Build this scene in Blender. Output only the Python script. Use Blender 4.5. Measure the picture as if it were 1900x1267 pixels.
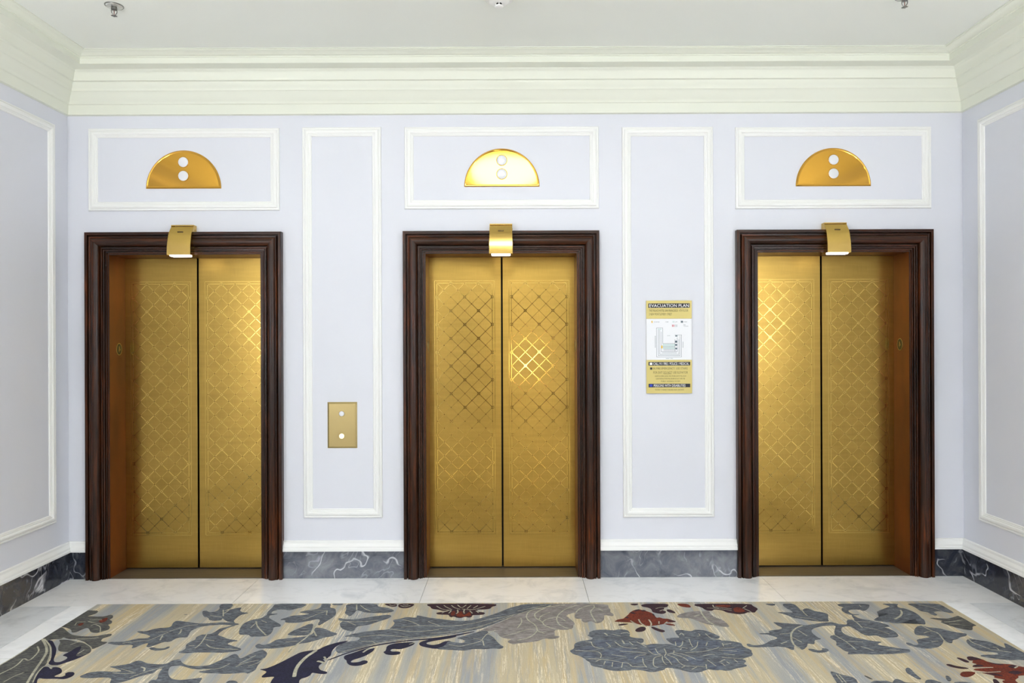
import bpy, bmesh, math, random
from mathutils import Vector, Matrix, Euler

# ------------------------------------------------------------------ clear
for o in list(bpy.data.objects):
    bpy.data.objects.remove(o)
S = bpy.context.scene
COL = S.collection
random.seed(7)

# ------------------------------------------------------------------ camera, world, exposure
CAMZ, CAMY, FPX = 1.55, -4.643, 1300.0
ROLL = 0.0038
cam_d = bpy.data.cameras.new('camera')
cam = bpy.data.objects.new('camera', cam_d)
COL.objects.link(cam)
cam.location = (0, CAMY, CAMZ)
cam.rotation_euler = (math.pi / 2, ROLL, 0)
cam_d.sensor_width = 36
cam_d.lens = 36 * FPX / 1900
cam_d.shift_x = -5 / 1900
cam_d.shift_y = 2.5 / 1900
cam_d.clip_start = 0.05
S.camera = cam
w = bpy.data.worlds.new('world')
S.world = w
w.use_nodes = True
w.node_tree.nodes['Background'].inputs[0].default_value = (0.8, 0.85, 1, 1)
w.node_tree.nodes['Background'].inputs[1].default_value = 0.05
S.view_settings.view_transform = 'Standard'
S.view_settings.look = 'None'
S.view_settings.gamma = 1
S.view_settings.use_curve_mapping = False
S.view_settings.exposure = 0.82
DOME_EMIT = 8.0
FILL_GLOW = (5.0, 27.0)  # bowl glow of the added fill sconces, front and rear
FILL_UP = (15.0, 42.0)  # upward power of the added fill sconces, front and rear

XL, XR, YR, ZC = -2.96, 2.971, -7.2, 3.39     # room shell
CY = -0.479                                    # back edge of the carpet

def ray(px, py):
    v = Vector(((px - 955) / FPX, -(py - 636) / FPX, -1))
    return Euler((math.pi / 2, ROLL, 0)).to_matrix() @ v
def W(px, py, y=0.0):
    d = ray(px, py); t = (y - CAMY) / d.y
    return (d.x * t, CAMZ + d.z * t)
def FL(px, py, z=0.0):
    d = ray(px, py); t = (z - CAMZ) / d.z
    return (d.x * t, CAMY + d.y * t)

# ------------------------------------------------------------------ materials
def srgb(r, g, b):
    f = lambda c: (c / 255 / 12.92) if c / 255 <= 0.04045 else ((c / 255 + 0.055) / 1.055) ** 2.4
    return (f(r), f(g), f(b), 1)
class N:
    def __init__(s, name):
        s.m = bpy.data.materials.new(name); s.m.use_nodes = True
        s.t = s.m.node_tree; s.b = s.t.nodes['Principled BSDF']
    def add(s, typ, **k):
        n = s.t.nodes.new(typ)
        for a, v in k.items(): setattr(n, a, v)
        return n
    def link(s, a, b): s.t.links.new(a, b)
    def set(s, **k):
        for a, v in k.items(): s.b.inputs[a.replace('_', ' ')].default_value = v
        return s
    def coords(s, scale=(1, 1, 1), rot=(0, 0, 0), out='Object'):
        tc = s.add('ShaderNodeTexCoord'); mp = s.add('ShaderNodeMapping')
        mp.inputs['Scale'].default_value = scale; mp.inputs['Rotation'].default_value = rot
        s.link(tc.outputs[out], mp.inputs[0]); return mp.outputs[0]
    def noise(s, vec, scale=5, detail=3, rough=.5, dist=0):
        n = s.add('ShaderNodeTexNoise'); s.link(vec, n.inputs['Vector'])
        n.inputs['Scale'].default_value = scale; n.inputs['Detail'].default_value = detail
        n.inputs['Roughness'].default_value = rough; n.inputs['Distortion'].default_value = dist
        return n.outputs['Fac']
    def ramp(s, fac, stops, interp='LINEAR'):
        r = s.add('ShaderNodeValToRGB'); s.link(fac, r.inputs[0]); r.color_ramp.interpolation = interp
        e = r.color_ramp.elements
        while len(e) < len(stops): e.new(0.5)
        for el, (p, c) in zip(e, stops):
            el.position = p; el.color = c if len(c) == 4 else (*c, 1)
        return r.outputs[0]
    def mix(s, fac, a, b, mode='MIX'):
        n = s.add('ShaderNodeMix', data_type='RGBA', blend_type=mode)
        if isinstance(fac, (int, float)): n.inputs[0].default_value = fac
        else: s.link(fac, n.inputs[0])
        for i, v in ((6, a), (7, b)):
            if isinstance(v, tuple): n.inputs[i].default_value = v
            else: s.link(v, n.inputs[i])
        return n.outputs[2]
    def bump(s, h, strength=.2, dist=.002):
        n = s.add('ShaderNodeBump'); n.inputs['Strength'].default_value = strength
        n.inputs['Distance'].default_value = dist
        s.link(h, n.inputs['Height']); s.link(n.outputs[0], s.b.inputs['Normal']); return n
    def color(s, c): s.link(c, s.b.inputs['Base Color'])
BW = lambda v: (v, v, v, 1)

def plain(name, c, rough=.5, metal=0, **k):
    n = N(name); n.set(Base_Color=c, Roughness=rough, Metallic=metal, **k); return n

# wall paint: faint woven wallpaper
n = plain('lavender_wall_paint', srgb(221, 223, 234), .62)
v = n.coords(); f = n.noise(v, 2.2, 2)
n.color(n.mix(f, srgb(219, 222, 232), srgb(224, 226, 236)))
n.bump(n.noise(v, 260, 2), .12, .001); M_WALL = n.m
n = plain('cream_white_trim', srgb(240, 241, 241), .38)
M_TRIM = n.m
n = plain('cream_crown_paint', srgb(229, 232, 220), .5)
M_CROWN = n.m
n = plain('ceiling_paint', srgb(236, 239, 233), .8)
v = n.coords(); n.bump(n.noise(v, 180, 3), .15, .0015); M_CEIL = n.m

def dark_wood(sc=(9, 9, .55)):
    n = plain('dark_mahogany', srgb(60, 30, 20), .32, Specular_IOR_Level=.3, Coat_Weight=.12, Coat_Roughness=.16)
    v = n.coords(sc); g = n.noise(v, 6, 5, .6, .6)
    v2 = n.coords((1, 1, .5)); g2 = n.noise(v2, 2.6, 3)
    a = n.ramp(g, [(.3, srgb(24, 11, 6)), (.52, srgb(54, 26, 10)), (.72, srgb(98, 46, 14))])
    b = n.mix(1.0, a, n.ramp(g2, [(.35, BW(.45)), (.65, BW(1.1))]), 'MULTIPLY')
    n.color(b); n.bump(g, .03, .0005); return n.m
M_WOOD = dark_wood(); M_WOODH = dark_wood((.55, 9, 9))
n = plain('red_brown_bronze_jamb', srgb(116, 60, 20), .38, .35)
v = n.coords((1, 1, .4)); f = n.noise(v, 5, 4)
n.color(n.ramp(f, [(.3, srgb(84, 42, 18)), (.7, srgb(120, 62, 24))])); M_JAMB = n.m
n = plain('bronze_sill', srgb(104, 88, 70), .42, .25)
v = n.coords((.6, 30, 1)); f = n.noise(v, 6, 3)
n.color(n.ramp(f, [(.3, srgb(78, 70, 60)), (.7, srgb(108, 98, 86))])); M_SILL = n.m
M_BLACK = plain('black_void', (0.004, 0.004, 0.005, 1), .8).m

def brushed_brass():
    n = plain('brushed_brass_door', srgb(200, 158, 78), .30, 1.0, Anisotropic=.6, Anisotropic_Rotation=.25)
    v = n.coords((1, 1, 1)); f = n.noise(v, 2.3, 4, .6, .4)
    v2 = n.coords((.7, .7, 9)); f2 = n.noise(v2, 5, 4, .6)
    v3 = n.coords((380, 380, 10)); f3 = n.noise(v3, 1, 2)
    c = n.mix(f, srgb(174, 142, 70), srgb(198, 162, 86))
    c = n.mix(1.0, c, n.ramp(f2, [(.25, BW(.88)), (.75, BW(1.03))]), 'MULTIPLY')
    c = n.mix(1.0, c, n.ramp(f3, [(.3, BW(.93)), (.7, BW(1.03))]), 'MULTIPLY')
    n.color(c)
    r = n.ramp(f2, [(.2, BW(.285)), (.8, BW(.315))]); n.link(r, n.b.inputs['Roughness'])
    tg = n.add('ShaderNodeTangent', direction_type='UV_MAP'); n.link(tg.outputs[0], n.b.inputs['Tangent'])
    return n.m
M_BRASS = brushed_brass()
n = plain('polished_brass_etching', srgb(236, 199, 106), .13, 1.0)
v = n.coords(); n.bump(n.noise(v, 3.0, 1), .35, .006); M_ETCH = n.m
n = plain('polished_brass', srgb(214, 162, 71), .09, 1.0)
v = n.coords(); n.bump(n.noise(v, 14, 2), .05, .002); M_POL = n.m
n = plain('satin_brass', srgb(178, 159, 110), .34, 1.0)
v = n.coords((2, 2, 60)); n.bump(n.noise(v, 6, 2), .05, .001); M_SATIN = n.m
n = plain('lantern_brass', srgb(208, 174, 98), .2, 1.0)
v = n.coords((2, 2, 60)); n.bump(n.noise(v, 6, 2), .04, .001); M_LANT = n.m
M_LENS = plain('frosted_white_lens', srgb(226, 228, 236), .25, Coat_Weight=.4).m
M_LENSLIT = plain('lit_warm_button', srgb(255, 244, 214), .3, Emission_Color=srgb(255, 236, 190), Emission_Strength=.55).m
M_DIFF = plain('lantern_diffuser', srgb(250, 250, 250), .3, Emission_Color=srgb(255, 250, 240), Emission_Strength=1.6).m
M_MARK = plain('dark_engraving', srgb(92, 72, 36), .6).m

def white_marble(name, a, b, seed):
    n = plain(name, a, .16, Coat_Weight=.2, Coat_Roughness=.08)
    tc = n.coords((1, 1, 1), (0, 0, seed)); 
    f = n.noise(tc, 3.2, 6, .62, 1.4)
    f2 = n.noise(n.coords((1, 2.4, 1), (0, 0, .5 + seed)), 7, 5, .6, .8)
    c = n.ramp(f, [(.34, b), (.5, a), (.8, a)])
    c = n.mix(1.0, c, n.ramp(f2, [(.30, BW(.90)), (.48, BW(1))]), 'MULTIPLY')
    n.color(c); return n.m
M_MARB = white_marble('white_marble', srgb(247, 247, 249), srgb(226, 228, 232), .3)
M_MARB2 = white_marble('grey_white_marble', srgb(230, 233, 238), srgb(212, 216, 223), 1.1)
M_SHEEN = white_marble('marble_painted_sheen', srgb(250, 251, 254), srgb(242, 244, 248), 2.1)  # floor reflection beside the carpet, painted in as a paler marble strip

def dark_marble(name, base, mid, hi, seed, vein_w=.03):
    n = plain(name, mid, .2, Coat_Weight=.25, Coat_Roughness=.1)
    v = n.coords((1, 1, 1), (.3, seed, .4)); f = n.noise(v, 9, 6, .65, .8)
    c = n.ramp(f, [(.3, base), (.5, mid), (.72, hi)])
    def vein(sc, w, rot, gate_lo):
        vv = n.coords((1, 1, 1), rot)
        nz = n.add('ShaderNodeTexNoise'); n.link(vv, nz.inputs['Vector']); nz.inputs['Scale'].default_value = 5
        mx = n.add('ShaderNodeVectorMath', operation='MULTIPLY_ADD')
        n.link(nz.outputs['Color'], mx.inputs[0]); mx.inputs[1].default_value = (.14, .14, .14); n.link(vv, mx.inputs[2])
        st = n.add('ShaderNodeMapping'); n.link(mx.outputs[0], st.inputs[0]); st.inputs['Scale'].default_value = (1, 3.2, 1.5); st.inputs['Rotation'].default_value = (0, .6, .4)
        rn = n.noise(st.outputs[0], sc, 2, .4)
        ab = n.add('ShaderNodeMath', operation='SUBTRACT'); n.link(rn, ab.inputs[0]); ab.inputs[1].default_value = .5
        ab2 = n.add('ShaderNodeMath', operation='ABSOLUTE'); n.link(ab.outputs[0], ab2.inputs[0])
        a = n.ramp(ab2.outputs[0], [(0, BW(1)), (w * .35, BW(.55)), (w, BW(0))])
        g = n.ramp(n.noise(n.coords((1, 1, 1), rot), 6, 2), [(gate_lo, BW(0)), (gate_lo + .12, BW(1))])
        return n.mix(1.0, a, g, 'MULTIPLY')
    c = n.mix(vein(2.6, vein_w * .55, (.2, .5, seed), .46), c, srgb(212, 213, 220))
    c = n.mix(vein(5.5, vein_w * .7, (1.2, seed, .9), .46), c, srgb(150, 153, 162))
    n.color(c); return n.m
M_DM1 = dark_marble('grey_veined_marble', srgb(62, 66, 78), srgb(98, 102, 112), srgb(126, 129, 136), .7)
M_DM2 = dark_marble('navy_veined_marble', srgb(20, 23, 34), srgb(46, 50, 62), srgb(84, 86, 90), 1.9, .035)

# carpet
def carpet_base():
    n = plain('striated_carpet', srgb(176, 166, 140), .95)
    big = n.noise(n.coords((4.0, .22, 1)), 1.5, 2, .6)
    mid = n.noise(n.coords((11, .6, 1)), 1.6, 3, .65)
    mid2 = n.noise(n.coords((16, .9, 1), (0, 0, .0)), 2.7, 3, .6)
    fine = n.noise(n.coords((70, 3.2, 1)), 1.6, 3, .75)
    fine2 = n.noise(n.coords((95, 5, 1)), 2.9, 3, .75)
    dash = n.noise(n.coords((170, 40, 1)), 1.4, 2, .8)
    speck = n.noise(n.coords((260, 150, 1)), 1.5, 2, .9)
    c = n.ramp(big, [(.41, srgb(144, 147, 151)), (.48, srgb(164, 161, 152)), (.54, srgb(182, 170, 142)), (.64, srgb(174, 162, 138))])
    c = n.mix(n.ramp(mid, [(.50, BW(0)), (.60, BW(.55))]), c, srgb(184, 162, 118))
    c = n.mix(n.ramp(mid2, [(.38, BW(.5)), (.46, BW(0))]), c, srgb(152, 151, 149))
    c = n.mix(n.ramp(fine2, [(.54, BW(0)), (.64, BW(.3))]), c, srgb(142, 138, 126))
    s1 = n.ramp(fine, [(.50, BW(0)), (.57, BW(1))])
    s2 = n.ramp(dash, [(.40, BW(.25)), (.54, BW(1))])
    gate = n.ramp(n.noise(n.coords((5.2, .3, 1)), 2.3, 2), [(.48, BW(.08)), (.58, BW(.8))])
    k = n.mix(1.0, n.mix(1.0, s1, s2, 'MULTIPLY'), gate, 'MULTIPLY')
    c = n.mix(k, c, srgb(226, 216, 192))
    c = n.mix(1.0, c, n.ramp(speck, [(.3, BW(.93)), (.7, BW(1.3))]), 'MULTIPLY')
    n.color(c); n.bump(speck, .5, .003); return n.m
M_CARP = carpet_base()
def yarn(name, dark, mid, lite, sx=40, sy=150):
    n = plain(name, mid, .95)
    f = n.noise(n.coords((sx, sy, 1)), 1.5, 3, .8); g = n.noise(n.coords((2, 5, 1)), 4, 4, .7)
    c = n.ramp(f, [(.38, dark), (.5, mid), (.62, lite)])
    c = n.mix(1.0, c, n.ramp(g, [(.38, BW(.74)), (.62, BW(1.12))]), 'MULTIPLY')
    n.color(c); n.bump(f, .5, .003); return n.m
Y = {
 'g': yarn('slate_yarn', srgb(56, 60, 70), srgb(90, 95, 104), srgb(128, 133, 138), 16, 110),
 'd': yarn('dark_olive_yarn', srgb(50, 50, 58), srgb(80, 80, 80), srgb(112, 112, 102), 16, 110),
 'm': yarn('mauve_yarn', srgb(108, 98, 98), srgb(136, 130, 128), srgb(156, 152, 148), 16, 110),
 'n': yarn('navy_yarn', srgb(16, 15, 38), srgb(25, 24, 52), srgb(36, 34, 62), 60, 90),
 'p': yarn('plum_yarn', srgb(28, 16, 30), srgb(48, 24, 38), srgb(72, 32, 38), 60, 90),
 'r': yarn('rust_yarn', srgb(76, 24, 12), srgb(106, 34, 12), srgb(130, 52, 16), 60, 90),
 'b': yarn('blue_slate_yarn', srgb(58, 64, 82), srgb(88, 96, 112), srgb(124, 130, 140), 16, 110),
 'v': yarn('cream_vein_yarn', srgb(150, 148, 136), srgb(176, 173, 154), srgb(200, 194, 170), 90, 90),
}

# ------------------------------------------------------------------ mesh helpers
def mk(name, verts, faces, mat, parent=None, smooth=False, recalc=True, uv=False):
    me = bpy.data.meshes.new(name)
    me.from_pydata([tuple(p) for p in verts], [], [tuple(f) for f in faces])
    if recalc:
        bm = bmesh.new(); bm.from_mesh(me); bmesh.ops.recalc_face_normals(bm, faces=bm.faces); bm.to_mesh(me); bm.free()
    if uv:
        l = me.uv_layers.new(name='UVMap')
        for lp in me.loops:
            co = me.vertices[lp.vertex_index].co; l.data[lp.index].uv = (co.x, co.z)
    me.materials.append(mat)
    if smooth:
        for p in me.polygons: p.use_smooth = True
    o = bpy.data.objects.new(name, me); COL.objects.link(o)
    if parent: o.parent = parent
    return o
def tag(o, label=None, cat=None, group=None, kind=None):
    if label: o['label'] = label
    if cat: o['category'] = cat
    if group: o['group'] = group
    if kind: o['kind'] = kind
    return o
def empty(name, loc, label, cat, group=None, kind=None):
    o = bpy.data.objects.new(name, None); COL.objects.link(o); o.location = loc; o.empty_display_size = .05
    return tag(o, label, cat, group, kind)
class MB:
    def __init__(s): s.v = []; s.f = []
    def raw(s, vs, fs):
        k = len(s.v); s.v += [tuple(p) for p in vs]; s.f += [tuple(i + k for i in f) for f in fs]; return s
    def box(s, x0, x1, y0, y1, z0, z1):
        return s.raw([(x0, y0, z0), (x1, y0, z0), (x1, y1, z0), (x0, y1, z0), (x0, y0, z1), (x1, y0, z1), (x1, y1, z1), (x0, y1, z1)],
                     [(0, 3, 2, 1), (4, 5, 6, 7), (0, 1, 5, 4), (1, 2, 6, 5), (2, 3, 7, 6), (3, 0, 4, 7)])
    def lathe(s, prof, c=(0, 0, 0), axis='z', seg=32):
        # prof: (r, h) list; closed with caps if r>0 at the ends
        vs = []; fs = []
        for r, h in prof:
            for i in range(seg):
                a = 2 * math.pi * i / seg
                p = (r * math.cos(a), r * math.sin(a), h)
                if axis == 'y': p = (p[0], h, p[1])
                if axis == 'x': p = (h, p[0], p[1])
                vs.append((p[0] + c[0], p[1] + c[1], p[2] + c[2]))
        for j in range(len(prof) - 1):
            for i in range(seg):
                k = (i + 1) % seg
                fs.append((j * seg + i, j * seg + k, (j + 1) * seg + k, (j + 1) * seg + i))
        fs.append(tuple(range(seg))[::-1]); fs.append(tuple((len(prof) - 1) * seg + i for i in range(seg)))
        return s.raw(vs, fs)
    def tube(s, pts, r, seg=8):
        vs = []; fs = []; P = [Vector(p) for p in pts]
        for i, p in enumerate(P):
            d = (P[min(i + 1, len(P) - 1)] - P[max(i - 1, 0)]).normalized()
            up = Vector((0, 1, 0)) if abs(d.y) < .9 else Vector((1, 0, 0))
            a = d.cross(up).normalized(); b = d.cross(a)
            for k in range(seg):
                t = 2 * math.pi * k / seg; vs.append(p + a * math.cos(t) * r + b * math.sin(t) * r)
        for i in range(len(P) - 1):
            for k in range(seg):
                l = (k + 1) % seg; fs.append((i * seg + k, i * seg + l, (i + 1) * seg + l, (i + 1) * seg + k))
        fs.append(tuple(range(seg))); fs.append(tuple((len(P) - 1) * seg + i for i in range(seg)))
        return s.raw(vs, fs)
    def build(s, name, mat, parent=None, smooth=False, uv=False):
        return mk(name, s.v, s.f, mat, parent, smooth, True, uv)
def bevel(o, w=.002, seg=2):
    bm = bmesh.new(); bm.from_mesh(o.data)
    bmesh.ops.bevel(bm, geom=list(bm.edges), offset=w, segments=seg, affect='EDGES', profile=.6)
    bm.to_mesh(o.data); bm.free(); return o
def autosmooth(o, ang=35):
    bm = bmesh.new(); bm.from_mesh(o.data)
    for f in bm.faces: f.smooth = True
    for e in bm.edges:
        e.smooth = not (len(e.link_faces) == 2 and e.calc_face_angle(0) > math.radians(ang))
    bm.to_mesh(o.data); bm.free(); return o

def sweep_loop(name, path, prof, mat, place, parent=None, closed=True):
    """path: 2-D points anticlockwise; prof: (inward offset, height); place(u, v, h) -> xyz. Mitred corners."""
    n = len(path); P = [Vector(p) for p in path]; rings = []
    for i in range(n):
        if closed or 0 < i < n - 1:
            a = (P[i] - P[i - 1]).normalized(); b = (P[(i + 1) % n] - P[i]).normalized()
        elif i == 0: a = b = (P[1] - P[0]).normalized()
        else: a = b = (P[i] - P[i - 1]).normalized()
        na = Vector((-a.y, a.x)); nb = Vector((-b.y, b.x)); m = (na + nb).normalized(); m /= max(.2, m.dot(na))
        rings.append([place(*(P[i] + m * o), h) for o, h in prof])
    k = len(prof); vs = [p for r in rings for p in r]; fs = []
    for i in range(n if closed else n - 1):
        j = (i + 1) % n
        for q in range(k - 1):
            fs.append((i * k + q, j * k + q, j * k + q + 1, i * k + q + 1))
        fs.append((i * k + k - 1, j * k + k - 1, j * k, i * k))
    if not closed:
        fs.append(tuple(range(k))); fs.append(tuple((n - 1) * k + q for q in range(k)))
    return autosmooth(mk(name, vs, fs, mat, parent))

def text_mesh(s, x0, x1, z0, z1, y, name='lettering', mat=None, parent=None, depth=.0004):
    """lettering filling the given rectangle on a plane facing -Y"""
    cu = bpy.data.curves.new('t', 'FONT'); cu.body = s; cu.align_x = 'LEFT'; cu.resolution_u = 2
    to = bpy.data.objects.new('t', cu); COL.objects.link(to)
    bpy.context.view_layer.update()
    me = bpy.data.meshes.new_from_object(to.evaluated_get(bpy.context.evaluated_depsgraph_get()))
    bpy.data.objects.remove(to); bpy.data.curves.remove(cu)
    xs = [q.co.x for q in me.vertices]; ys = [q.co.y for q in me.vertices]
    ax, bx, ay, by = min(xs), max(xs), min(ys), max(ys)
    for q in me.vertices:
        cx, cy = q.co.x, q.co.y
        q.co = (x0 + (cx - ax) / (bx - ax) * (x1 - x0), y, z0 + (cy - ay) / (by - ay) * (z1 - z0))
    me.name = name; me.materials.clear(); me.materials.append(mat)
    o = bpy.data.objects.new(name, me); COL.objects.link(o)
    if parent: o.parent = parent
    return o

# ------------------------------------------------------------------ doors' layout
DC = [-2.179, -0.0875, 2.109]        # opening centres
HW, HT, RD = 0.5, 2.141, 0.179       # half width, head height, reveal depth
# ------------------------------------------------------------------ room shell
T = .12
mb = MB()
xs = [XL - T] + [c + s * HW for c in DC for s in (-1, 1)] + [XR + T]
for i in range(0, 8, 2): mb.box(xs[i], xs[i + 1], 0, RD + .08, -.02, ZC + .1)
for c in DC: mb.box(c - HW, c + HW, 0, RD + .08, HT, ZC + .1)
tag(mb.build('wall_back', M_WALL), 'pale lavender back wall holding the three brass elevator doors', 'wall', kind='structure')
tag(MB().box(XL - T, XL, YR, 0, -.02, ZC + .1).build('wall_left', M_WALL), 'pale lavender wall at the left edge of the photo', 'wall', kind='structure')
tag(MB().box(XR, XR + T, YR, 0, -.02, ZC + .1).build('wall_right', M_WALL), 'pale lavender wall at the right edge of the photo', 'wall', kind='structure')
tag(MB().box(XL - T, -1.3, YR - T, YR, -.02, ZC + .1).box(1.3, XR + T, YR - T, YR, -.02, ZC + .1).box(-1.3, 1.3, YR - T, YR, 2.5, ZC + .1)
    .build('wall_rear', M_WALL), 'lavender wall behind the camera with an opening to the added passage', 'wall', kind='structure')
M_DKW = plain('dark_panelled_wall', srgb(70, 56, 40), .5).m
mb = MB().box(-1.4, -1.3, -11, YR - T, -.02, 2.6).box(1.3, 1.4, -11, YR - T, -.02, 2.6).box(-1.4, 1.4, -11.1, -11, -.02, 2.6).box(-1.4, 1.4, -11, YR - T, 2.5, 2.6)  # unseen passage added as a dark backdrop for the brass to reflect
tag(mb.build('wall_added_passage', M_DKW), 'dark panelled passage added behind the camera for the brass to reflect', 'wall', kind='structure')
tag(MB().box(XL - T, XR + T, YR - T, .3, ZC, ZC + .1).build('ceiling', M_CEIL), 'flat off-white ceiling inside the crown moulding', 'ceiling', kind='structure')

# floor: slab + marble tiles
floor = empty('floor', (0, -3, 0), 'white marble floor border around the patterned carpet', 'floor', kind='structure')
def tile(x0, x1, y0, y1, mat):
    g = .0012
    o = MB().box(x0 + g, x1 - g, y0 + g, y1 - g, -.012, 0).build('tile', mat, floor)
    o.matrix_parent_inverse = Matrix.Translation(-Vector(floor.location)); return o
o = MB().box(XL - T, XR + T, -11, RD + .06, -.05, -.0125).build('floor_slab', plain('grout', srgb(150, 148, 145), .8).m, floor)
o.matrix_parent_inverse = Matrix.Translation(-Vector(floor.location))
jx = [XL, -1.694, -.575, .44, 1.62, XR]
for a, b in zip(jx, jx[1:]): tile(a, b, -.492, 0, M_MARB)
CXL, CXR = -2.486, 2.533
yy = [-.492, -1.18, -2.3, -3.42, -4.54, -5.66, -6.78, YR]
for a, b in zip(yy, yy[1:]):
    tile(XL, -2.634, b, a, M_MARB2); tile(-2.634, CXL - .001, b, a, M_SHEEN)
    tile(CXR + .001, 2.686, b, a, M_SHEEN); tile(2.686, XR, b, a, M_MARB2)
tile(-1.3, 1.3, -11, YR, M_MARB)

# crown moulding
prof = [(0, 3.062), (.018, 3.066), (.020, 3.080), (.022, 3.128), (.030, 3.132), (.032, 3.140), (.042, 3.150), (.058, 3.178), (.070, 3.198), (.078, 3.202), (.080, 3.212),
        (.088, 3.222), (.098, 3.244), (.100, 3.252), (.112, 3.256), (.114, 3.264), (.128, 3.296), (.132, 3.303), (.138, 3.306), (.146, 3.317), (.165, 3.321), (.219, 3.320), (.222, 3.322), (.222, 3.357), (.228, 3.359), (.229, 3.364), (.236, 3.365), (.246, 3.370), (.262, 3.380), (.276, 3.383), (.278, 3.386), (.290, 3.386), (.290, ZC + .001), (0, ZC + .001)]
tag(sweep_loop('trim_1', [(XL, YR), (XR, YR), (XR, 0), (XL, 0)], prof, M_CROWN, lambda u, v, h: (u, v, h)),
    'deep stepped cream crown moulding around the ceiling', 'moulding', kind='structure')

# panel mouldings
PM = [(0, 0), (0, .006), (.003, .011), (.009, .012), (.012, .009), (.015, .009), (.020, .016), (.030, .019), (.038, .016), (.041, .011), (.047, .011), (.050, .008), (.056, .008), (.060, .004), (.060, 0)]
def panel(n, x0, x1, z0, z1, label, side='back'):
    path = [(x0, z0), (x1, z0), (x1, z1), (x0, z1)]
    if side == 'back': pl = lambda u, v, h: (u, -h, v)
    elif side == 'left': pl = lambda u, v, h: (XL + h, u, v)
    else: pl = lambda u, v, h: (XR - h, u, v)
    tag(sweep_loop('trim_%d' % n, path, PM, M_TRIM, pl), label, 'moulding', kind='structure')
def pxrect(tlx, tly, brx, bry):
    a = W(tlx, tly); b = W(brx, bry); return a[0], b[0], b[1], a[1]
x0, x1, z0, z1 = pxrect(164.8, 239.5, 519.2, 390.5); panel(2, x0, x1, z0, z1, 'white rectangular panel moulding above the left elevator door')
x0, x1, z0, z1 = pxrect(561.2, 237, 710, 959.8); panel(3, x0, x1, z0, z1, 'tall white panel moulding around the call button plate')
x0, x1, z0, z1 = pxrect(750.5, 236.4, 1111, 387); panel(4, x0, x1, z0, z1, 'white rectangular panel moulding above the middle elevator door')
x0, x1, z0, z1 = pxrect(1153.4, 236.5, 1325, 958.5); panel(5, x0, x1, z0, z1, 'tall white panel moulding around the evacuation sign')
x0, x1, z0, z1 = pxrect(1363.8, 236.8, 1727, 386.4); panel(6, x0, x1, z0, z1, 'white rectangular panel moulding above the right elevator door')
panel(7, -5.2, -.137, .405, 2.964, 'large white panel moulding on the left wall', 'left')
panel(8, -5.2, -.165, .405, 2.964, 'large white panel moulding on the right wall', 'right')

# skirting
CAP = [(0, .18), (.030, .18), (.030, .194), (.026, .199), (.026, .212), (.021, .220), (.014, .230), (.013, .243), (.009, .247), (0, .247)]
bb = empty('baseboard_back', (0, 0, 0), 'dark veined marble skirting with white cap along the back wall', 'skirting', kind='structure')
segs = [(XL + .018, DC[0] - .646, M_DM2), (DC[0] + .646, DC[1] - .646, M_DM1), (DC[1] + .646, DC[2] - .646, M_DM1), (DC[2] + .646, XR - .018, M_DM2)]
for a, b, m in segs:
    MB().box(a, b, -.018, .002, 0, .18).build('marble_skirting', m, bb)
    mk('cap_moulding', [(x, -d, z) for x in (a - (.018 if a < -2.9 else 0), b + (.018 if b > 2.9 else 0)) for d, z in CAP],
       [(i, (i + 1) % 10, (i + 1) % 10 + 10, i + 10) for i in range(10)] + [tuple(range(10)), tuple(range(10, 20))], M_TRIM, bb)
for side, X, s in (('left', XL, 1), ('right', XR, -1)):
    p = empty('baseboard_' + side, (X, -3, 0), 'dark veined marble skirting with white cap along the %s wall' % side, 'skirting', kind='structure')
    inv = Matrix.Translation(-Vector(p.location))
    ys = [YR, -5.4, -3.6, -1.75, 0]
    for a, b in zip(ys, ys[1:]):
        o = MB().box(*sorted((X, X + s * .018)), a, b - .001, 0, .18).build('marble_skirting', M_DM2, p); o.matrix_parent_inverse = inv
    o = mk('cap_moulding', [(X + s * d, yv, z) for yv in (YR, 0) for d, z in CAP],
           [(i, (i + 1) % 10, (i + 1) % 10 + 10, i + 10) for i in range(10)] + [tuple(range(10)), tuple(range(10, 20))], M_TRIM, p)
    o.matrix_parent_inverse = inv

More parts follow.
